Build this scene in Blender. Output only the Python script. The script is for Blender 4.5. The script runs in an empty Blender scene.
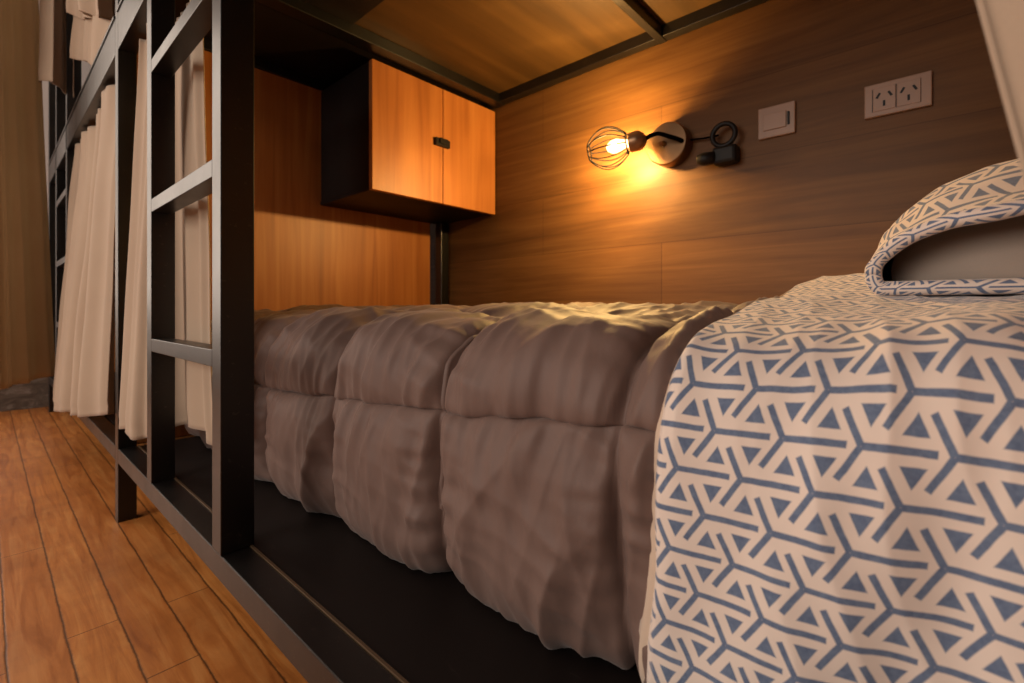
import bpy, bmesh, math, random
from mathutils import Vector, noise, Matrix
random.seed(7)
SC = bpy.context.scene
COL = SC.collection
A = 0.22                      # distance from the camera to the aisle face of the bunk
def V(x, y, z): return Vector((x*A, y*A, (z+2.39)*A))     # z measured from eye height

# ------------------------------------------------------------------ helpers
def s2l(c):
    return tuple(((v/255)/12.92 if v/255 <= .04045 else ((v/255+.055)/1.055)**2.4) for v in c)
class NT:
    def __init__(s, name):
        s.m = bpy.data.materials.new(name); s.m.use_nodes = True
        s.t = s.m.node_tree; s.b = s.t.nodes['Principled BSDF']; s.out = s.t.nodes['Material Output']
    def n(s, ty, **kw):
        o = s.t.nodes.new(ty)
        for k, v in kw.items(): setattr(o, k, v)
        return o
    def l(s, a, b): s.t.links.new(a, b)
    def put(s, sock, v):
        if isinstance(v, bpy.types.NodeSocket): s.l(v, sock)
        else: sock.default_value = v
    def math(s, op, a, b=0.0, c=None, clamp=False):
        o = s.n('ShaderNodeMath', operation=op); o.use_clamp = clamp
        s.put(o.inputs[0], a); s.put(o.inputs[1], b)
        if c is not None: s.put(o.inputs[2], c)
        return o.outputs[0]
    def mix(s, f, a, b, bt='MIX'):
        o = s.n('ShaderNodeMix', data_type='RGBA', blend_type=bt)
        s.put(o.inputs[0], f)
        for i, v in ((6, a), (7, b)):
            s.put(o.inputs[i], v if isinstance(v, bpy.types.NodeSocket) else (*v[:3], 1))
        return o.outputs[2]
    def noise(s, vec, scale, detail=4, rough=.55, dist=0):
        o = s.n('ShaderNodeTexNoise'); s.l(vec, o.inputs['Vector'])
        o.inputs['Scale'].default_value = scale; o.inputs['Detail'].default_value = detail
        o.inputs['Roughness'].default_value = rough; o.inputs['Distortion'].default_value = dist
        return o.outputs['Fac']
    def mapping(s, vec, scale=(1,1,1), rot=(0,0,0), loc=(0,0,0)):
        o = s.n('ShaderNodeMapping'); s.l(vec, o.inputs[0])
        o.inputs['Scale'].default_value = scale; o.inputs['Rotation'].default_value = rot
        o.inputs['Location'].default_value = loc
        return o.outputs[0]
    def ramp(s, f, stops):
        o = s.n('ShaderNodeValToRGB'); s.l(f, o.inputs[0]); e = o.color_ramp.elements
        while len(e) < len(stops): e.new(.5)
        for el, (p, c) in zip(e, stops): el.position = p; el.color = (*c[:3], 1)
        return o.outputs[0]
    def bump(s, h, strength=.3, dist=.001):
        o = s.n('ShaderNodeBump'); s.l(h, o.inputs['Height'])
        o.inputs['Strength'].default_value = strength; o.inputs['Distance'].default_value = dist
        s.l(o.outputs[0], s.b.inputs['Normal'])
    def pos(s): return s.n('ShaderNodeNewGeometry').outputs['Position']
    def uv(s): return s.n('ShaderNodeTexCoord').outputs['UV']
    def set(s, col=None, rough=None, metal=None, spec=None):
        if col is not None: s.put(s.b.inputs['Base Color'], col if isinstance(col, bpy.types.NodeSocket) else (*col, 1))
        if rough is not None: s.put(s.b.inputs['Roughness'], rough)
        if metal is not None: s.b.inputs['Metallic'].default_value = metal
        if spec is not None: s.b.inputs['Specular IOR Level'].default_value = spec
        return s.m

def mat_steel():
    t = NT('black_steel'); p = t.pos()
    f = t.noise(p, 9, 5); g = t.noise(p, 120, 3)
    c = t.mix(f, (.0025, .002, .002), (.005, .004, .0035))
    c = t.mix(t.math('MULTIPLY', t.math('GREATER_THAN', g, .68), .25), c, (.10, .08, .06))
    r = t.math('ADD', t.math('MULTIPLY', f, .20), .24)
    t.bump(g, .06, .0005)
    return t.set(c, r, 0, .6)
def mat_board():
    t = NT('black_board'); p = t.pos()
    f = t.noise(p, 5, 6, .6); g = t.noise(t.mapping(p, (30, 4, 30), (0, 0, .5)), 3, 5, .7)
    c = t.mix(f, (.006, .004, .0035), (.012, .008, .007))
    sc = t.ramp(g, [(0, (0,0,0)), (.66, (0,0,0)), (.80, (1,1,1))])
    c = t.mix(t.math('MULTIPLY', sc, .14), c, (.24, .19, .16))
    r = t.math('ADD', t.math('MULTIPLY', f, .3), .36)
    return t.set(c, r, 0, .2)
def mat_wood(name, a, b, c3, axis='z', scale=1.0, rough=.45):
    t = NT(name); p = t.pos()
    sc = {'x': (1.2, 26, 26), 'y': (26, 1.2, 26), 'z': (26, 26, 1.2)}[axis]
    sc2 = {'x': (2, 140, 140), 'y': (140, 2, 140), 'z': (140, 140, 2)}[axis]
    q = t.mapping(p, tuple(v*scale for v in sc))
    n1 = t.noise(q, 1, 4, .5, 1.1); n2 = t.noise(t.mapping(p, sc2), 1, 3, .5)
    c = t.ramp(n1, [(.22, a), (.46, b), (.74, c3)])
    c = t.mix(t.math('MULTIPLY', n2, .35), c, a)
    t.bump(n2, .08, .0006)
    return t.set(c, rough, 0, .4)
def mat_wallwood():
    t = NT('wall_laminate'); p = t.pos()
    sx = t.n('ShaderNodeSeparateXYZ'); t.l(p, sx.inputs[0])
    cb = t.n('ShaderNodeCombineXYZ'); t.l(sx.outputs[1], cb.inputs[0]); t.l(sx.outputs[2], cb.inputs[1])
    q = t.mapping(cb.outputs[0], loc=(.13, -(1.72+2.39)*A, 0))
    br = t.n('ShaderNodeTexBrick'); t.l(q, br.inputs[0])
    br.inputs['Scale'].default_value = 1; br.inputs['Brick Width'].default_value = 1.15; br.inputs['Row Height'].default_value = .192
    br.inputs['Mortar Size'].default_value = .0012; br.inputs['Mortar Smooth'].default_value = .3
    br.inputs['Color1'].default_value = (.75,.75,.75,1); br.inputs['Color2'].default_value = (1.12,1.12,1.12,1); br.inputs['Mortar'].default_value = (.55,.5,.45,1)
    br.offset = .37
    n1 = t.noise(t.mapping(p, (20, 1.6, 30)), 1, 5, .6, .8); n2 = t.noise(t.mapping(p, (90, 5, 150)), 1, 3)
    c = t.ramp(n1, [(.2, s2l((74, 46, 20))), (.5, s2l((104, 69, 33))), (.8, s2l((126, 88, 46)))])
    c = t.mix(t.math('MULTIPLY', n2, .35), c, s2l((68, 42, 18)))
    c = t.mix(1.0, c, br.outputs['Color'], 'MULTIPLY')
    t.bump(n2, .05, .0005)
    return t.set(c, .5, 0, .22)
def mat_floor():
    t = NT('floor_boards'); p = t.pos()
    sx = t.n('ShaderNodeSeparateXYZ'); t.l(p, sx.inputs[0])
    wob = t.noise(t.mapping(p, (0, 9, 0)), 1, 4, .7)
    w = .30*A
    xx = t.math('ADD', sx.outputs[0], t.math('MULTIPLY', t.math('SUBTRACT', wob, .5), .006))
    k = t.math('DIVIDE', t.math('SUBTRACT', xx, .10*A), w)
    idx = t.math('FLOOR', k); fr = t.math('FRACT', k)
    rnd = t.n('ShaderNodeTexWhiteNoise', noise_dimensions='1D'); t.l(idx, rnd.inputs['W'])
    e = t.math('MINIMUM', fr, t.math('SUBTRACT', 1.0, fr))
    ew = t.math('ADD', t.math('MULTIPLY', t.noise(p, 45, 4, .8), .10), -.012)
    gap = t.math('SUBTRACT', 1.0, t.math('DIVIDE', e, ew, clamp=True), clamp=True)
    # cross joints between boards
    yy = t.math('DIVIDE', t.math('ADD', sx.outputs[1], t.math('MULTIPLY', rnd.outputs['Value'], 2.1)), 1.35)
    fy = t.math('FRACT', yy); ey = t.math('MINIMUM', fy, t.math('SUBTRACT', 1.0, fy))
    gy = t.math('LESS_THAN', ey, .0009)
    gap = t.math('MAXIMUM', gap, t.math('MULTIPLY', gy, .7))
    off = t.n('ShaderNodeCombineXYZ'); t.l(t.math('MULTIPLY', idx, 3.7), off.inputs[0]); t.l(t.math('MULTIPLY', idx, 9.1), off.inputs[1])
    va = t.n('ShaderNodeVectorMath', operation='ADD'); t.l(p, va.inputs[0]); t.l(off.outputs[0], va.inputs[1])
    n1 = t.noise(t.mapping(va.outputs[0], (38, 3.2, 1)), 1, 5, .6, 1.6)
    n2 = t.noise(t.mapping(va.outputs[0], (220, 9, 1)), 1, 3)
    c = t.ramp(n1, [(.22, s2l((156, 88, 38))), (.5, s2l((206, 130, 62))), (.78, s2l((234, 166, 92)))])
    c = t.mix(t.math('MULTIPLY', rnd.outputs['Value'], .35), c, s2l((148, 80, 38)))
    st = t.ramp(t.noise(p, 4.5, 6, .65), [(.45, (0,0,0)), (.75, (1,1,1))])
    c = t.mix(t.math('MULTIPLY', st, .5), c, s2l((110, 56, 26)))
    c = t.mix(t.math('MULTIPLY', n2, .3), c, s2l((120, 64, 30)))
    c = t.mix(t.math('MULTIPLY', gap, .9), c, s2l((46, 24, 12)))
    h = t.math('SUBTRACT', t.math('MULTIPLY', n2, .15), gap)
    t.bump(h, .3, .0006)
    r = t.math('ADD', t.math('MULTIPLY', n1, .25), .24)
    return t.set(c, r, 0, .5)
def mat_cloth(name, a, b, transl=.25, weave=900, rough=.85, sheen=.3):
    t = NT(name); p = t.pos()
    n = t.noise(p, weave, 2); m = t.noise(p, 7, 3)
    c = t.mix(m, a, b)
    c = t.mix(t.math('MULTIPLY', n, .25), c, tuple(v*.6 for v in a))
    t.set(c, rough, 0, .15); t.b.inputs['Sheen Weight'].default_value = sheen
    t.bump(n, .15, .0004)
    if transl:
        tr = t.n('ShaderNodeBsdfTranslucent'); t.l(c, tr.inputs[0])
        ms = t.n('ShaderNodeMixShader'); ms.inputs[0].default_value = transl
        t.l(t.b.outputs[0], ms.inputs[1]); t.l(tr.outputs[0], ms.inputs[2]); t.l(ms.outputs[0], t.out.inputs[0])
    return t.m
def mat_pattern(name='patterned_cotton', margin=True):
    """cream cotton printed with blue three armed stars and small triangles"""
    t = NT(name); uv = t.uv()
    sx = t.n('ShaderNodeSeparateXYZ'); t.l(uv, sx.inputs[0])
    p = t.pos()
    jx = t.math('MULTIPLY', t.math('SUBTRACT', t.noise(p, 60, 2), .5), .05)
    jy = t.math('MULTIPLY', t.math('SUBTRACT', t.noise(t.mapping(p, loc=(3,1,2)), 60, 2), .5), .05)
    U = t.math('ADD', sx.outputs[0], jx); W = t.math('ADD', sx.outputs[1], jy)
    PX, PY = 2.03, 2.62; hw = .092; so = .035
    def step(d):   # 1 where d<0, soft edge
        return t.math('ADD', t.math('MULTIPLY', d, -1/so), .5, clamp=True)
    def lattice(ox, oy):
        x = t.math('ADD', t.math('WRAP', t.math('SUBTRACT', U, ox), 1.43, 1.43-PX), 0)
        y = t.math('ABSOLUTE', t.math('WRAP', t.math('SUBTRACT', W, oy), PY/2, -PY/2))
        ay = t.math('SUBTRACT', y, hw)
        # long arm (0..1.68) and the wrapped end of the neighbour's long arm
        xin = t.math('SUBTRACT', 0, x)
        xo2 = t.math('SUBTRACT', x, 1.68-PX)
        ends = t.math('MINIMUM', xin, xo2)
        e = step(t.math('MAXIMUM', ay, ends))
        al = t.math('ADD', t.math('MULTIPLY', x, -.5), t.math('MULTIPLY', y, .866))
        pe = t.math('ABSOLUTE', t.math('ADD', t.math('MULTIPLY', x, .866), t.math('MULTIPLY', y, .5)))
        d = t.math('MAXIMUM', t.math('SUBTRACT', pe, hw), t.math('MAXIMUM', t.math('SUBTRACT', al, 1.0), t.math('MULTIPLY', al, -1)))
        a = step(d)
        dt = t.math('MAXIMUM', t.math('SUBTRACT', y, .97),
                    t.math('MULTIPLY', t.math('SUBTRACT', t.math('ADD', t.math('MULTIPLY', t.math('ABSOLUTE', t.math('SUBTRACT', x, .18)), 1.78), .44), y), .5))
        tr = step(dt)
        return t.math('MAXIMUM', t.math('MAXIMUM', e, a), tr)
    m = t.math('MAXIMUM', lattice(0, 0), lattice(PX/2, PY/2))
    edge = t.math('ADD', sx.outputs[0], t.math('MULTIPLY', sx.outputs[1], .08))
    if margin:     # print starts a little inside the worn hem
        jag = t.math('MULTIPLY', t.noise(p, 130, 3), .5)
        m = t.math('MULTIPLY', m, t.math('MULTIPLY', t.math('SUBTRACT', t.math('SUBTRACT', edge, .55), jag), 2.0, clamp=True))
    fade = t.noise(p, 240, 3, .7)
    ink = t.mix(t.math('MULTIPLY', fade, .9), s2l((36, 62, 102)), s2l((118, 136, 160)))
    base = t.mix(t.noise(p, 30, 3), s2l((214, 196, 184)), s2l((228, 211, 198)))
    c = t.mix(t.math('MULTIPLY', m, .95), base, ink)
    t.bump(t.noise(p, 1500, 2), .2, .0003)
    t.b.inputs['Sheen Weight'].default_value = .2
    return t.set(c, .85, 0, .2)
def mat_plain(name, col, rough=.5, metal=0, spec=.5, var=.12):
    t = NT(name); p = t.pos()
    n = t.noise(p, 25, 4)
    c = t.mix(n, tuple(v*(1-var) for v in col), tuple(min(1, v*(1+var)) for v in col))
    return t.set(c, rough, metal, spec)
def mat_quilt():
    t = NT('brown_microfibre'); p = t.pos()
    n = t.noise(p, 900, 2); m = t.noise(p, 5, 3)
    c = t.mix(m, s2l((100, 78, 70)), s2l((113, 90, 81)))
    fine = t.noise(t.mapping(p, (30, 30, 12)), 1, 5, .6, .8)
    t.bump(t.math('ADD', fine, t.math('MULTIPLY', n, .05)), .25, .003)
    t.b.inputs['Sheen Weight'].default_value = .1; t.b.inputs['Sheen Roughness'].default_value = .5
    return t.set(c, .6, 0, .3)
def mat_stone():
    t = NT('stone_skirting'); p = t.pos()
    n = t.noise(t.mapping(p, (9, 9, 22)), 1, 7, .7, 1.5)
    c = t.ramp(n, [(.3, s2l((60, 52, 46))), (.55, s2l((104, 92, 82))), (.75, s2l((160, 148, 138)))])
    return t.set(c, .4)
STEEL = mat_steel(); BOARD = mat_board(); LAM = mat_wallwood(); FLOOR = mat_floor()
PINE = mat_wood('pine_board', s2l((130, 74, 30)), s2l((160, 97, 45)), s2l((180, 119, 64)), 'z')
DOORW = mat_wood('door_veneer', s2l((138, 80, 36)), s2l((172, 107, 52)), s2l((190, 126, 66)), 'z', .8)
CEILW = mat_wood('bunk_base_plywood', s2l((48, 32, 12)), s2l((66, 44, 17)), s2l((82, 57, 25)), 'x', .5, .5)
CURT = mat_cloth('beige_curtain_cloth', s2l((184, 160, 138)), s2l((200, 178, 154)), .22)
CURTF = mat_cloth('tan_curtain_cloth', s2l((190, 168, 134)), s2l((204, 184, 152)), .32)
QUILT = mat_quilt(); PATT = mat_pattern(); PATT2 = mat_pattern('patterned_pillow_cotton', False)
GREY = mat_cloth('grey_pillow_cloth', s2l((150, 136, 124)), s2l((164, 148, 136)), 0)
PLAST = mat_plain('ivory_plastic', s2l((140, 110, 90)), .4)
DARKP = mat_plain('dark_plastic', (.006, .005, .005), .5, 0, .25)
DARKM = mat_plain('bronze_metal', (.20, .11, .055), .3, .9)
WIREM = mat_plain('dark_wire', (.0015, .001, .001), .7, 0, .02)
PLASTER = mat_plain('white_plaster', s2l((214, 210, 208)), .8, var=.04)
HEM = mat_cloth('cream_hem', s2l((196, 172, 152)), s2l((206, 184, 162)), 0)
ALU = mat_plain('worn_strip', s2l((96, 76, 56)), .4, .4)

def link(name, bm, mat, parent=None, smooth=False, bevel=0):
    me = bpy.data.meshes.new(name); bmesh.ops.recalc_face_normals(bm, faces=bm.faces[:]) if bevel is not None else None
    bm.to_mesh(me); bm.free()
    o = bpy.data.objects.new(name, me); COL.objects.link(o)
    if mat: me.materials.append(mat)
    if smooth:
        for f in me.polygons: f.use_smooth = True
    if bevel:
        b = o.modifiers.new('bevel', 'BEVEL'); b.width = bevel; b.segments = 2; b.limit_method = 'ANGLE'
    if parent is not None: o.parent = parent; o.matrix_parent_inverse = Matrix.Translation(-parent.location)
    return o
def bx(bm, x0, x1, y0, y1, z0, z1):
    r = bmesh.ops.create_cube(bm, size=1)['verts']
    a = V(x0, y0, z0); b = V(x1, y1, z1); c = (a+b)/2; d = b-a
    for v in r: v.co = Vector((v.co.x*d.x, v.co.y*d.y, v.co.z*d.z))+c
    return r
def box(name, x0, x1, y0, y1, z0, z1, mat, parent=None, bevel=.0015):
    bm = bmesh.new(); bx(bm, x0, x1, y0, y1, z0, z1)
    return link(name, bm, mat, parent, bevel=bevel)
def root(name, loc, label, cat, group=None):
    o = bpy.data.objects.new(name, None); COL.objects.link(o); o.location = loc; o.empty_display_size = .05
    return tag(o, label, cat, group)
def tag(o, label, cat, group=None):
    o['label'] = label; o['category'] = cat
    if group: o['group'] = group
    return o
def tube(bm, pts, rad, seg=10, cap=True):
    pts = [Vector(p) for p in pts]; n = len(pts); rings = []
    rads = rad if isinstance(rad, (list, tuple)) else [rad]*n
    up = None
    for i, p in enumerate(pts):
        d = (pts[min(i+1, n-1)]-pts[max(i-1, 0)]).normalized()
        if up is None: up = d.orthogonal().normalized()
        up = (up - d*up.dot(d)).normalized(); w = d.cross(up)
        rings.append([bm.verts.new(p+(up*math.cos(2*math.pi*k/seg)+w*math.sin(2*math.pi*k/seg))*rads[i]) for k in range(seg)])
    for a, b in zip(rings, rings[1:]):
        for k in range(seg): bm.faces.new((a[k], a[(k+1) % seg], b[(k+1) % seg], b[k]))
    if cap:
        bm.faces.new(rings[0][::-1]); bm.faces.new(rings[-1])
def lathe(bm, c, ax, prof, seg=32):
    """prof: list of (distance along axis, radius)"""
    ax = ax.normalized(); u = ax.orthogonal().normalized(); w = ax.cross(u); rings = []
    for t, r in prof:
        rings.append([bm.verts.new(c+ax*t+(u*math.cos(2*math.pi*k/seg)+w*math.sin(2*math.pi*k/seg))*max(r, 1e-5)) for k in range(seg)])
    for a, b in zip(rings, rings[1:]):
        for k in range(seg): bm.faces.new((a[k], a[(k+1) % seg], b[(k+1) % seg], b[k]))
def grid(name, nu, nv, fn, mat, parent=None, uvfn=None, thick=0, off=-1, subs=0, closed=False):
    bm = bmesh.new(); uvl = bm.loops.layers.uv.new('UVMap') if uvfn else None
    vs = [[bm.verts.new(fn(i/(nu-1), j/(nv-1))) for j in range(nv)] for i in range(nu)]
    cols = nu if closed else nu-1
    for i in range(cols):
        for j in range(nv-1):
            i2 = (i+1) % nu
            f = bm.faces.new((vs[i][j], vs[i2][j], vs[i2][j+1], vs[i][j+1])); f.smooth = True
            if uvfn:
                for lp, (a, b) in zip(f.loops, ((i, j), (i+1, j), (i+1, j+1), (i, j+1))):
                    lp[uvl].uv = uvfn(a/(nu-1), b/(nv-1))
    o = link(name, bm, mat, parent, bevel=None)
    if thick:
        s = o.modifiers.new('thickness', 'SOLIDIFY'); s.thickness = thick; s.offset = off
    return o
def interp(pts, t):
    """smooth curve through points, t in 0..1 (Catmull-Rom, chord uniform)"""
    n = len(pts)-1; f = min(max(t, 0), 1)*n; i = min(int(f), n-1); f -= i
    P = [Vector(pts[max(0, min(n, k))]) for k in (i-1, i, i+1, i+2)]
    return .5*((2*P[1])+(-P[0]+P[2])*f+(2*P[0]-5*P[1]+4*P[2]-P[3])*f*f+(-P[0]+3*P[1]-3*P[2]+P[3])*f**3)
def sm(a, b, x):
    t = min(max((x-a)/(b-a), 0), 1); return t*t*(3-2*t)
def nz(x, y, z=0): return noise.noise(Vector((x, y, z)))

# ------------------------------------------------------------------ the room
XW, YF, YR, CEIL = 5.82, 7.13, 16.4, 9.6
def struct(o): o['kind'] = 'structure'; return o
struct(box('floor', -14, XW+.5, -6, YR+.5, -2.6, -2.39, FLOOR, bevel=0))
struct(box('wall_right', XW, XW+.5, -6, YR+.5, -2.39, CEIL, LAM, bevel=0))
struct(box('wall_back', -14, XW, YR, YR+.5, -2.39, CEIL, PLASTER, bevel=0))
struct(box('baseboard_back', -14, XW-.02, YR-.12, YR, -2.39, -1.45, mat_stone(), bevel=.002))
struct(box('ceiling', -14, XW+.5, -6, YR+.5, CEIL, CEIL+.3, PLASTER, bevel=0))

# ------------------------------------------------------------------ bunk beds
T = .17; TOP = 7.2; RT, RB = -1.56, -1.724; BT, BB = 3.34, 2.9
def ladder(par, ya, yb):
    r = bpy.data.objects.new('ladder', None); COL.objects.link(r); r.parent = par
    r.location = V(1, ya, RT)-par.location; bpy.context.view_layer.update()
    def sub(name, *a):
        o = box(name, *a, STEEL, None, .0012); o.parent = r; o.matrix_parent_inverse = Matrix.Translation(-(r.location+par.location)); return o
    sub('ladder_rail', 1.0, 1.20, ya, ya+T, RT, TOP)
    sub('ladder_rail', 1.0, 1.18, yb, yb+T, RT, TOP)
    for k in range(6):
        z = -.265+1.247*k
        if k == 3: continue
        sub('rung', 1.0, 1.15, ya+T, yb, z-.115, z)
def bunk(y0, y1, la, lb, label, full):
    ya = y0+T if full else y0-.15
    r = root('bunk_bed', V(1, (y0+y1)/2, -2.39), label, 'bunk bed')
    for (x, y) in ((1.0, y1-.28), (1.0, y0), (XW-T-.03, y1-.28), (XW-T-.03, y0))[::1 if full else 2]:
        zz = TOP if x < 2 else 3.4
        box('post', x, x+T, y, y+T, -2.39, zz, STEEL, r)
    box('side_rail', 1.0, 1.0+T, ya, y1-.28, RB, RT, STEEL, r)
    box('side_rail', XW-T-.03, XW-.03, ya, y1-.28, RB, RT, STEEL, r)
    box('upper_side_rail', 1.0, 1.0+T, ya, y1-.28, BB, BT-.03, STEEL, r)
    box('upper_rail_lip', .985, 1.0+T, ya, y1-.28, BT-.03, BT, STEEL, r, .0008)
    ladder(r, la, lb)
    return r
b1 = bunk(-1.45, YF, 3.39, 5.26, 'black steel bunk bed with ladder in front of the brown quilted bed', True)
# platform and under side of the upper bunk
box('bed_platform', 1.19, XW-.21, -1.26, YF-.3, -1.66, RT-.002, BOARD, b1)
box('edge_strip', 1.172, 1.189, -1.26, YF-.3, -1.66, RT+.006, ALU, b1, .0004)
box('foot_panel', 1.19, XW-.24, YF, YF+.08, -1.60, 3.36, PINE, b1)
box('head_panel', 1.19, XW-.24, -1.53, -1.45, -1.60, 3.36, PINE, b1)
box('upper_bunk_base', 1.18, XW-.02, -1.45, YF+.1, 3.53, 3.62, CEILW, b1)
box('ceiling_shade_sheet', 1.18, 3.05, -1.2, 5.42, 3.50, 3.529, BOARD, b1)  # added black sheet, stands in for shade on the bunk underside
box('ceiling_shade_sheet', 1.18, XW-.02, 5.62, YF-.02, 3.50, 3.529, BOARD, b1)  # same added black sheet for the shaded foot end
for (a, b) in ((-1.28, 2.62), (2.62+T*.6, 5.42), (5.62, YF-.02)):
    box('wall_side_bar', XW-.16, XW-.015, a, b, 3.39, 3.53, STEEL, b1)
box('cross_bar', 1.18, XW-.015, 2.62, 2.62+T*.6, 3.38, 3.53, STEEL, b1)
box('cross_bar', 1.18, XW-.015, 5.42, 5.62, 3.38, 3.53, STEEL, b1)
box('cross_bar', 1.18, XW-.015, YF-.02, YF+.12, 3.37, 3.53, STEEL, b1)
box('bed_end_beam', 1.18, XW-.21, YF-.27, YF-.13, RB, RT-.10, STEEL, b1)

Y2 = YF+.02
b2 = bunk(Y2+.02, Y2+8.5, 11.8, 13.7, 'farther black steel bunk bed behind the drawn beige curtain', False)
box('bed_platform', 1.19, XW-.21, Y2+.2, Y2+8.2, -1.66, RT-.002, BOARD, b2)
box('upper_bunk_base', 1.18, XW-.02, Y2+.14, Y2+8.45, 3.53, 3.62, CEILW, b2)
box('foot_panel', 1.19, XW-.24, Y2+8.5, Y2+8.58, -1.60, 3.36, PINE, b2)

# ------------------------------------------------------------------ cabinet
XL, YC, ZB, ZT = 3.465, 5.65, 1.594, 3.33
cab = root('wall_cabinet', V((XL+XW)/2, YF-.3, ZB), 'black hanging cabinet with two warm wood doors above the foot of the bed', 'cabinet')
bm = bmesh.new(); t_ = .05
bx(bm, XL, XW-.03, YC+.09, YF-.005, ZB, ZB+t_); bx(bm, XL, XW-.2, YC+.09, YF-.03, ZT-t_, ZT)
bx(bm, XL, XL+t_, YC+.09, YF-.03, ZB+t_, ZT-t_); bx(bm, XW-.03-t_, XW-.03, YC+.09, YF-.35, ZB+t_, ZT-t_)
bx(bm, XL+t_, XW-.03-t_, YF-.10, YF-.005, ZB+t_, ZT-t_)
link('cabinet_body', bm, BOARD, cab, bevel=.001)
XM = 4.667
d1 = box('cabinet_door', XL-.005, XM-.006, YC, YC+.085, ZB, ZT, DOORW, cab)
d2 = box('cabinet_door', XM+.006, XW-.02, YC, YC+.085, ZB, ZT, DOORW, cab)
bm = bmesh.new(); bx(bm, 4.49, 4.76, YC-.06, YC-.001, 2.44, 2.55); bx(bm, 4.55, 4.70, YC-.085, YC-.06, 2.47, 2.55)
h = link('handle', bm, DARKP, None, bevel=.001); h.parent = d1; h['label'] = 'small black handle'

# ------------------------------------------------------------------ wall lamp
AX = Vector((-.34, .93, -.12)).normalized()
lamp = root('wall_lamp', V(XW, 2.56, 2.07), 'lit wall lamp with a round wire cage and bronze round base', 'lamp')
bm = bmesh.new(); c = V(XW, 2.56, 2.04)
lathe(bm, c, Vector((-1, 0, 0)), [(0, 0), (0, .262*A), (.17*A, .262*A), (.19*A, .25*A), (.19*A, 0)], 48)
o = link('lamp_base', bm, DARKM, lamp, True); es = o.modifiers.new('sharp', 'EDGE_SPLIT'); es.split_angle = math.radians(25)
bm = bmesh.new(); lathe(bm, V(XW-.19, 2.58, 2.03), Vector((-1, 0, 0)), [(0, 0), (0, .035*A), (.05*A, .03*A), (.06*A, 0)], 16)
link('screw', bm, DARKM, lamp, True)
S0 = V(5.37, 2.70, 2.055)
bm = bmesh.new()
pts = [V(5.63, 2.36, 2.02), V(5.56, 2.38, 2.03), V(5.48, 2.46, 2.06), V(5.42, 2.56, 2.10), V(5.38, 2.65, 2.08), S0]
tube(bm, [interp(pts, i/20) for i in range(21)], .026*A, 12)
link('lamp_arm', bm, WIREM, lamp, True)
bm = bmesh.new(); pr = []
for i in range(13):
    a = i/12; pr.append((.21*A*a, .128*A*math.sin(min(1, a*1.5+.12)*math.pi/2)**.6*(1-.10*a*a)))
pr = [(0, 0)]+pr+[(.205*A, .10*A), (.17*A, .09*A), (.17*A, 0)]
lathe(bm, S0-AX*.01*A, AX, pr, 32)
link('lamp_socket', bm, mat_plain('copper_socket', (.30, .17, .09), .35, .7), lamp, True)
# cage
CC = S0+AX*.22*A; LC = .47*A; u = AX.orthogonal().normalized(); w = AX.cross(u)
def cr(a): return A*(.10+.155*math.sin(math.pi*min(1, a*.95+.03))**.75) if a < .5 else A*(.085+.17*math.sin(math.pi*(a*.95+.03))**.75)
bm = bmesh.new()
for k in range(12):
    th = 2*math.pi*k/12
    tube(bm, [CC+AX*LC*(1-math.cos(math.pi*i/18))/2+(u*math.cos(th)+w*math.sin(th))*cr((1-math.cos(math.pi*i/18))/2) for i in range(19)], .0075*A, 6)
for a in (0, 1.0):
    tube(bm, [CC+AX*LC*a+(u*math.cos(2*math.pi*k/24)+w*math.sin(2*math.pi*k/24))*cr(a) for k in range(25)], .009*A, 6)
link('lamp_cage', bm, WIREM, lamp, True)
# bulb: clear glass and a glowing filament core
BC = S0+AX*.38*A
bm = bmesh.new(); lathe(bm, S0+AX*.17*A, AX, [(0, .045*A), (.06*A, .05*A), (.11*A, .068*A), (.17*A, .088*A), (.24*A, .078*A), (.29*A, .04*A), (.305*A, 0)], 24)
t = NT('bulb_glass'); tr = t.n('ShaderNodeBsdfTransparent'); tr.inputs[0].default_value = (1, .96, .9, 1)
gl = t.n('ShaderNodeBsdfGlossy'); gl.inputs['Roughness'].default_value = .05
ms = t.n('ShaderNodeMixShader'); ms.inputs[0].default_value = .06
t.l(tr.outputs[0], ms.inputs[1]); t.l(gl.outputs[0], ms.inputs[2])
glow = t.n('ShaderNodeEmission'); glow.inputs[0].default_value = (1, .72, .38, 1); glow.inputs[1].default_value = 2.0
ad = t.n('ShaderNodeAddShader'); t.l(ms.outputs[0], ad.inputs[0]); t.l(glow.outputs[0], ad.inputs[1]); t.l(ad.outputs[0], t.out.inputs[0])
link('light_bulb', bm, t.m, lamp, True)
t = NT('filament_glow'); em = t.n('ShaderNodeEmission'); em.inputs[0].default_value = (1, .55, .20, 1); em.inputs[1].default_value = 260
t.l(em.outputs[0], t.out.inputs[0])
bm = bmesh.new()
tube(bm, [BC+(u*math.cos(a)+w*math.sin(a))*.045*A+AX*.02*A*math.sin(3*a) for a in [2*math.pi*k/40 for k in range(41)]], .006*A, 6, False)
fil = link('filament', bm, t.m, lamp, True); fil['label'] = 'glowing filament'
ld = bpy.data.lights.new('lamp_glow', 'POINT'); ld.color = (1, .61, .20); ld.energy = 28; ld.shadow_soft_size = .013
lo = bpy.data.objects.new('lamp_glow', ld); COL.objects.link(lo); lo.location = BC+AX*.08*A; lo.parent = lamp
lo.matrix_parent_inverse = Matrix.Translation(-lamp.location)

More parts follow.
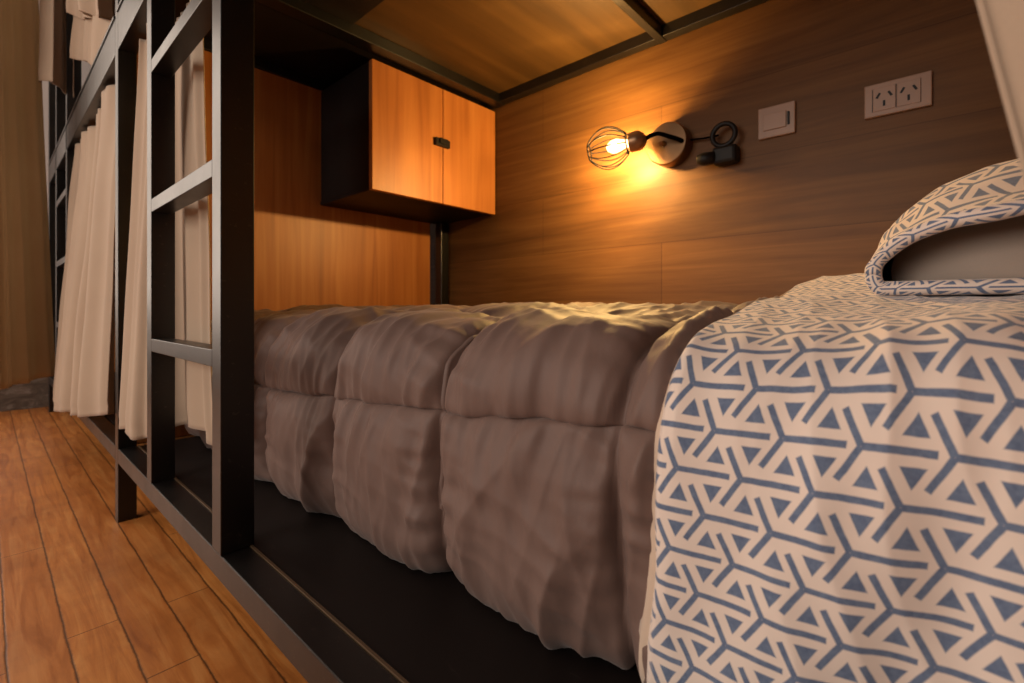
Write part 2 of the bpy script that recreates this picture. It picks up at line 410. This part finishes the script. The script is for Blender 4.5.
# ------------------------------------------------------------------ ring bracket, switch, socket
rg = root('reading_light', V(XW, 1.86, 1.8), 'small black bracket with a round ring on the wall between lamp and switch', 'wall bracket')
bm = bmesh.new(); c = V(XW-.16, 1.885, 1.985)
tube(bm, [c+Vector((0, math.cos(a), math.sin(a)))*.125*A for a in [2*math.pi*k/36 for k in range(37)]], .028*A, 10, False)
link('ring', bm, DARKP, rg, True)
bm = bmesh.new(); bx(bm, XW-.20, XW-.001, 1.745, 2.01, 1.66, 1.86)
link('block', bm, DARKP, rg, bevel=.008)
bm = bmesh.new(); lathe(bm, V(XW-.16, 1.98, 1.745), Vector((-.25, 1, 0)), [(0, 0), (0, .07*A), (.13*A, .075*A), (.19*A, .055*A), (.2*A, 0)], 20)
link('knob', bm, DARKP, rg, True)
bm = bmesh.new(); tube(bm, [V(XW-.08, 1.97, 2.02), V(XW-.07, 2.15, 2.03), V(XW-.07, 2.31, 2.05)], .012*A, 8)
link('cable', bm, WIREM, rg, True)

sw = root('light_switch', V(XW, 1.375, 1.876), 'square ivory light switch plate on the wood wall', 'light switch')
box('switch_plate', XW-.045, XW-.001, 1.193, 1.556, 1.876, 2.216, PLAST, sw, .002)
rk = box('rocker', XW-.062, XW-.045, 1.275, 1.50, 1.955, 2.13, PLAST, sw, .001)
o = box('indicator', XW-.066, XW-.045, 1.245, 1.262, 1.975, 2.11, DARKP, sw, .0003); o['label'] = 'dark indicator slot'
so = root('power_outlet', V(XW, .46, 1.855), 'wide ivory plate with two power sockets near the pillow', 'socket')
box('outlet_plate', XW-.045, XW-.001,   .100, .600, 1.853, 2.17, PLAST, so, .002)
for yc in (.445, .264):
    md = box('socket_module', XW-.052, XW-.045, yc-.085, yc+.085, 1.90, 2.12, PLAST, so, .0008)
    for dy, dz, an in ((.045, .035, .5), (-.045, .035, -.5), (0, -.045, 0)):
        bm = bmesh.new(); bx(bm, -.006, 0, -.009, .009, -.026, .026)
        cc = V(0, 0, 0); bmesh.ops.translate(bm, verts=bm.verts[:], vec=-cc)
        bmesh.ops.rotate(bm, verts=bm.verts[:], cent=(0, 0, 0), matrix=Matrix.Rotation(an, 3, 'X'))
        bmesh.ops.translate(bm, verts=bm.verts[:], vec=V(XW-.051, yc+dy, 2.01+dz))
        s_ = link('slot', bm, DARKP, None, bevel=0); s_.parent = md
for ya in (.355, .178, .535):
    box('groove', XW-.0475, XW-.045, ya-.0025, ya+.0025, 1.90, 2.12, DARKP, so, 0)

# ------------------------------------------------------------------ quilt
PROF = [(2.35, -1.545), (1.93, -1.545), (1.81, -1.50), (1.74, -1.36), (1.72, -1.15), (1.71, -.90), (1.71, -.62), (1.76, -.38),
        (1.87, -.235), (2.08, -.155), (2.4, -.125), (2.9, -.11), (3.6, -.11), (4.6, -.11), (XW-.04, -.11)]
# arc length table
_tab = []; _L = 0; prev = None
for i in range(1401):
    p = interp([(a, b, 0) for a, b in PROF], i/1400)
    if prev is not None: _L += (p-prev).length
    _tab.append((_L, p.x, p.y)); prev = p
def prof(s):
    lo_, hi = 0, len(_tab)-1
    while hi-lo_ > 1:
        m = (lo_+hi)//2
        if _tab[m][0] <= s: lo_ = m
        else: hi = m
    a, b = _tab[lo_], _tab[hi]; f = (s-a[0])/max(1e-9, b[0]-a[0])
    return a[1]+(b[1]-a[1])*f, a[2]+(b[2]-a[2])*f
def prof_n(s):
    x0, z0 = prof(max(0, s-.03)); x1, z1 = prof(min(_L, s+.03)); d = Vector((x1-x0, z1-z0)).normalized()
    return -d.y, d.x        # outward for a profile running up the aisle side and across the top
SH = min(_tab, key=lambda q: abs(q[2]+.56) + (10 if q[1] > 2 else 0))[0]
def seam_shift(Y): return -.10*sm(2.0, 4.4, Y)+.10*sm(2.2, .8, Y) if Y >= 2.0 else .10*sm(2.2, .8, Y)
P = 1.10
def quilt_h(s, Y):
    sv = (s-SH-seam_shift(Y)+.02*nz(Y*1.7, 3.1))/P
    yw = Y+.05*nz(s*1.3, 7.7, Y*.3)
    su = (yw-1.0)/P if yw < 2.13 else ((yw-2.13)/1.105)
    du = abs(su-round(su))*P; dv = abs(sv-round(sv))*P
    cell = (math.floor(su), math.floor(sv))
    pu = 1-math.exp(-du/.065); pv = 1-math.exp(-dv/.06)
    pu2 = math.sin(math.pi*min(1, abs(su-math.floor(su)))); pv2 = math.sin(math.pi*min(1, abs(sv-math.floor(sv))))
    h = .125*pu*pv*(.42+.58*max(0, pu2*pv2)**.55)*(1+.25*nz(cell[0]*3.3, cell[1]*5.1))
    rnd = nz(cell[0]*7.7+.3, cell[1]*3.9+.7)*3
    # gathers running away from the stitching
    rid = lambda a: .28-abs(a)
    h += .040*nz(s*12+rnd, Y*2.2, 2.2)*math.exp(-du/.16)*pu
    h += .030*rid(nz(s*5.5+rnd-Y*1.5, Y*1.3, 6.2))*math.exp(-du/.40)*pu*2
    lowf = .12+.88*sm(.25, .95, s)
    h += .050*lowf*nz(Y*14+s*2.2, s*1.9+rnd, 5.5)*math.exp(-dv/.18)*pv
    h += .045*lowf*rid(nz(Y*6+s*2.0+rnd, s*1.2, 15.5))*math.exp(-dv/.5)*pv*2
    # long soft folds in each pocket
    h += .050*rid(nz(Y*1.9+s*1.1+rnd*2, s*.8-Y*.4, 9.1+rnd))*pu*pv*2
    h += .012*rid(nz(Y*8-s*1.2+rnd, s*1.6, 4.4+rnd))*pu*pv*2
    st = nz(Y*28, s*28, 1.0)
    h -= .030*(math.exp(-(du/.022)**2)+math.exp(-(dv/.022)**2))
    h -= .006*abs(st)*(math.exp(-du/.03)+math.exp(-dv/.03))
    return h
def lift(X, Y):   # the bedding rises towards the pillow
    return .20*sm(2.9, 4.3, X)*sm(1.25, .65, Y)+.075*sm(1.95, 3.1, X)*sm(1.15, .8, Y)
SQ0 = .02
def quilt_pt(u, v):
    Y = (YF-.16)*(1-u)+(-1.22)*u
    s = SQ0+(_L-SQ0)*v
    h = quilt_h(s, Y)
    sv = (s-SH-seam_shift(Y)+.02*nz(Y*1.7, 3.1))/P; ab = (sv-math.floor(sv))*P; be = P-ab
    so_ = s-.060*(ab/.06)*math.exp(1-ab/.06)*sm(.02, .2, s)*(1+.5*nz(Y*4, 2.2))+.012*(be/.05)*math.exp(1-be/.05)
    x, z = prof(max(SQ0, so_)); nx, nz_ = prof_n(so_)
    k_ = sm(.74, .86, Y); h = h*k_+(1-k_)*.01
    flat = sm(.02, .22, s)
    h *= flat
    cr_ = .025*nz(x*1.3, Y*1.4, 3)*sm(2.4, 3.2, x)+.02*max(0, nz(x*3.1, Y*2.3, 8))*sm(2.6, 3.6, x)*sm(5.7, 5.2, x)*sm(4.5, 2.6, Y)
    z += cr_+lift(x, Y)*.7
    # rounded end at the foot
    e = sm(YF-.16, YF-.75, Y); z = z-(1-e)*.10*sm(-.8, 0, z)
    x += (.03*math.sin(Y*1.1)+.17*sm(.75, -.1, Y))*sm(2.9, 1.9, x)
    return V(x+nx*h, Y, max(z+nz_*h, -1.55))
q = grid('quilt', 760, 380, quilt_pt, QUILT, None, thick=.004, off=-1)
tag(q, 'thick brown quilted comforter covering the lower bed', 'comforter')

# ------------------------------------------------------------------ patterned sheet folded over the quilt
UN = .101
def edgeY(s):
    return .96-.13*sm(.1, 1.2, s)-.02*sm(1.4, 2.2, s)+.012*nz(s*3, 1.1)
S1 = .05
def sheet_base(Y, s, off):
    x, z = prof(s); nx, nn = prof_n(s)
    h = off
    front = sm(2.6, 1.8, x)
    h += .030*math.sin(Y*4.2+1.0+.6*s)*front*sm(.75, .3, Y)
    h += .035*nz(Y*2.6+s*.5, s*.7, 12.0)*sm(.85, .4, Y)
    h += .028*(.3-abs(nz(Y*5.5-s*1.1, s*1.2+Y, 21.0)))
    h += .035*sm(.30, .05, abs(Y-.22+.35*(s-1.4)))*front*sm(.25, .7, s)
    z += lift(x, Y)+.02*nz(x*1.5, Y*2, 30)*sm(2.5, 3.2, x)
    x += (.03*math.sin(Y*1.1)+.17*sm(.75, -.1, Y))*sm(2.9, 1.9, x)
    return V(x+nx*h, Y, max(z+nn*h, -1.553))
def sheet_pt(u, v):
    s = S1+(_L-S1-.02)*v; e = edgeY(s); Y = e+(-1.20-e)*u
    return sheet_base(Y, s, .065*sm(0, .03, u)+.022)
def sheet_uv(u, v):
    s = S1+(_L-S1-.02)*v; e = edgeY(s); Y = e+(-1.20-e)*u
    return ((.93-Y)/UN-.08*s/UN/1.03, s/UN/1.03)
sh = root('patterned_sheet', V(2.6, 0, -1.5), 'cream sheet with blue three-armed star print over the head end of the bed', 'bed sheet')
grid('sheet_cloth', 260, 330, sheet_pt, PATT, sh, sheet_uv, thick=.0015, off=-1)
def under_pt(u, v):
    s = S1+.0+(_L-S1-.3)*v; e = edgeY(s)+.022*sm(2.0, .6, s)+.006; Y = e-.25*u
    return sheet_base(Y, s, .040*sm(0, .12, u)+.012)
o = grid('sheet_hem', 24, 200, under_pt, HEM, sh, thick=.0015, off=-1); o['label'] = 'plain cream underside hem'

# ------------------------------------------------------------------ pillow
pl = root('pillow', V(4.2, -.75, .1), 'grey pillow in a cream and blue patterned pillowcase open towards the aisle', 'pillow')
PCY = -.80
def pil_ring(th, X, wid, ht, hb, zc):
    cs, sn = math.cos(th), math.sin(th)
    y = PCY+wid*math.copysign(abs(cs)**.7, cs)
    z = zc+(ht if sn > 0 else hb)*math.copysign(abs(sn)**.9, sn)
    return y, z
def case_pt(u, v, grow=0.0):
    th = 2*math.pi*u; v0 = v; r_ = .036
    a = min(1, v/.14); v = max(0, (v-.14)/.86)
    X = 3.10+2.45*v - (r_*1.2*math.sin(math.pi*a) if a < 1 else 0)
    grow = r_*(1+math.cos(math.pi*a)) if a < 1 else 0
    open_ = sm(0, .28, v); close = sm(1.0, .80, v)
    ht = (.31+.32*open_)*(.15+.85*close); hb = (.25+.06*sm(0,.3,v))*(.3+.7*close)
    wid = 1.11*(.8+.2*close)+.02*open_
    zc = .17+.14*v
    y, z = pil_ring(th, X, wid-grow, ht-grow, hb-grow, zc)
    wr = .020*nz(y*5, z*5+X*2, X*3)+.03*(.3-abs(nz(y*3+X*2.4, X*2.2, 3.3)))*sm(0, .2, v)
    tipw = sm(.75, .98, (y-PCY)/1.1)
    wr += .035*nz(X*9, z*9, 4)*tipw
    z += wr*(1 if z > zc else .3)
    X2 = X-.10*math.cos(th)*(1-open_)+.05*nz(u*9, v*3)*(1-open_)
    # the hem pulls back at the tip and droops in the middle of the top edge
    if math.sin(th) > 0: X2 -= .16*(1-open_)*math.sin(th)
    fl = -.02+lift(X, .3)+(grow*1.0 if math.sin(th) < 0 else 0)
    return V(X2, y, max(z, fl))
pc = grid('pillowcase', 160, 90, case_pt, PATT2, pl, lambda u, v: (5.0*u/UN, 1.9*v/UN), thick=.003, off=-1)
def ins_pt(u, v):
    th = 2*math.pi*u; X = 2.99+2.1*v
    k = math.sin(min(1, v*5.5+.0)*math.pi/2)**.5
    wid = 1.0*(.25+.75*k) if v > 0 else .01
    wid *= k if k > 0 else 0
    y, z = pil_ring(th, X, 1.03*k, (.25+.22*sm(0, .3, v))*k, .20*k, .17+.12*v)
    z += .02*nz(y*3, z*3, X*3)
    return V(X, y, max(z, .0+lift(X, .3)))
o = grid('pillow_body', 96, 50, ins_pt, GREY, pl); o['label'] = 'plain grey pillow inside the case'

# ------------------------------------------------------------------ curtains
def curtain(name, top, bot, label, cat='curtain', mat=CURT, pleats=9, amp=.05, hem=True, sag=None, seed=0, nu=220, nv=90, parent=None, gather=True, mid=None):
    def f(u, v):
        a = interp(top, u); b = interp(bot, u)
        if mid:
            m = interp(mid, u); p = (a*(1-v)*(1-2*v)+m*4*v*(1-v)+b*v*(2*v-1))
        else: p = a.lerp(b, v)
        d = (interp(top, min(1, u+.01)).lerp(interp(bot, min(1, u+.01)), v)-interp(top, max(0, u-.01)).lerp(interp(bot, max(0, u-.01)), v))
        n = Vector((-d.y, d.x, 0)); n = n.normalized() if n.length > 1e-6 else Vector((1, 0, 0))
        ph = 2*math.pi*pleats*u+1.2*nz(u*3, v*.8, seed)+seed
        w = amp*(.55+.6*v)*(math.sin(ph)+.35*math.sin(2.3*ph+1))
        w += amp*.35*math.sin(ph*2.9+2)*math.exp(-v*9) if gather else 0
        w += amp*.5*nz(u*7, v*3, seed+4)
        if hem: w += .008*sm(.965, .97, v)
        p = p+n*w
        p.z += .03*nz(u*5, 0, seed)*v
        return V(p.x, p.y, p.z)
    o = grid(name, nu, nv, f, mat, parent, thick=.0025, off=0)
    if label: tag(o, label, cat)
    return o
curtain('bed_curtain',
    [(1.10, 6.33, 2.86), (1.20, 6.15, 2.86), (1.12, 5.95, 2.86), (1.24, 5.75, 2.86), (1.30, 5.5, 2.86), (1.28, 5.2, 2.86), (1.31, 5.02, 2.86)],
    [(.92, 6.48, -1.27), (1.0, 6.15, -1.22), (.97, 5.9, -1.28), (1.10, 5.7, -1.22), (1.27, 5.5, -1.12), (1.28, 5.15, -1.06), (1.25, 4.75, -1.06), (1.28, 4.52, -1.08), (1.23, 4.36, -1.12)],
    'beige curtain gathered beside the ladder, hanging over the brown comforter', pleats=4, amp=.035, seed=1)
curtain('bed_curtain',
    [(1.12, 11.6, 2.84), (1.10, 10.4, 2.84), (1.16, 9.2, 2.84), (1.10, 8.2, 2.84), (1.12, 7.24, 2.84)],
    [(.93, 11.4, -1.5), (.80, 10.5, -1.60), (.90, 9.4, -1.52), (.92, 8.3, -1.40), (.985, 7.08, -1.20)],
    'drawn beige curtain of the farther lower bunk, hem near the floor', pleats=4.5, amp=.075, seed=2, nu=300)
curtain('bed_curtain',
    [(.72, 12.1, 7.0), (.84, 11.7, 7.0), (.98, 12.0, 7.0), (1.10, 11.75, 7.0)],
    [(.67, 11.9, 4.0), (.80, 11.55, 3.98), (.96, 11.9, 3.92), (1.08, 11.75, 3.86)],
    'narrow beige curtain of the far upper bunk, hanging clear above the beam', pleats=2, amp=.035, seed=3, gather=False)
uc = root('bed_curtain', V(1.15, 9, 7.0), 'bunched beige curtain folded over just above the steel beam', 'curtain')
curtain('curtain_flap', [(1.06, 10.9, 7.0), (1.10, 10.2, 7.0), (1.06, 9.4, 7.0), (1.12, 8.6, 7.0), (1.10, 7.6, 7.0)],
    [(1.00, 10.95, 4.98), (1.12, 10.3, 4.66), (.98, 9.5, 4.40), (1.10, 8.7, 4.05), (1.02, 7.8, 3.62)], None, pleats=4, amp=.06, seed=4, parent=uc)
curtain('curtain_lining', [(1.20, 10.6, 7.0), (1.24, 9.9, 7.0), (1.20, 9.0, 7.0), (1.24, 7.9, 7.0)],
    [(1.02, 11.0, 4.25), (1.14, 10.3, 4.0), (1.12, 9.4, 3.55), (1.2, 8.0, 3.45)], None, pleats=3, amp=.05, seed=5, parent=uc)
curtain('window_curtain',
    [(.52, 12.0, 9.4), (.2, 11.8, 9.4), (.12, 11.6, 9.4), (0, 11.5, 9.4), (-.15, 11.4, 9.4)],
    [(.90, 12.3, -1.22), (.55, 12.0, -1.27), (.3, 11.7, -1.30), (.15, 11.5, -1.32), (-.05, 11.3, -1.35)],
    'long tan curtain at the left edge, ending above the stone skirting', mat=CURTF, pleats=4, amp=.045, seed=6, hem=True)
curtain('bed_curtain',
    [(1.22, .36, 2.84), (1.30, .12, 2.84), (1.24, -.15, 2.84), (1.32, -.5, 2.84), (1.26, -1.15, 2.84)],
    [(1.28, -.39, -1.2), (1.36, -.55, -1.2), (1.30, -.7, -1.2), (1.38, -.9, -1.2), (1.30, -1.15, -1.2)],
    'beige curtain edge at the upper right corner, in front of the pillow', pleats=4, amp=.03, seed=8)

# ------------------------------------------------------------------ light
def area(name, loc, tgt, sx, sy, e, col):
    l = bpy.data.lights.new(name, 'AREA'); l.shape = 'RECTANGLE'; l.size = sx; l.size_y = sy; l.energy = e; l.color = col
    o = bpy.data.objects.new(name, l); COL.objects.link(o); o.location = loc
    o.rotation_euler = (Vector(tgt)-Vector(loc)).to_track_quat('-Z', 'Y').to_euler(); return o
area('window_daylight', (-2.6, 1.05, 1.4), (0.4, .9, .6), 2.0, 1.6, 70, (1, .89, .79))
area('back_window_daylight', (-1.17, 3.5, 1.25), (-1.0, 0, .9), 1.9, 2.1, 36, (1, .84, .70))
w = bpy.data.worlds.new('room_air'); SC.world = w; w.use_nodes = True
w.node_tree.nodes['Background'].inputs[0].default_value = (.9, .84, .8, 1); w.node_tree.nodes['Background'].inputs[1].default_value = .025

for o in COL.objects:
    if o.get('category') == 'curtain': o['group'] = 'curtains of the bunks' if 'tan curtain' not in o['label'] else 'window curtains'
    if o.get('category') == 'bunk bed': o['group'] = 'steel bunk beds in a row'
# ------------------------------------------------------------------ camera
cd = bpy.data.cameras.new('camera'); cam = bpy.data.objects.new('camera', cd); COL.objects.link(cam)
cam.location = V(0, 0, 0); cam.rotation_euler = (math.pi/2, 0, -math.radians(47.75))
cd.sensor_width = 36; cd.lens = 479/1024*36; cd.shift_y = -32.5/1024; cd.clip_start = .01
cd.dof.use_dof = True; cd.dof.focus_distance = .66; cd.dof.aperture_fstop = 5.6
SC.camera = cam
vs = SC.view_settings; vs.view_transform = 'Standard'; vs.look = 'None'; vs.exposure = 0; vs.gamma = 1; vs.use_curve_mapping = False
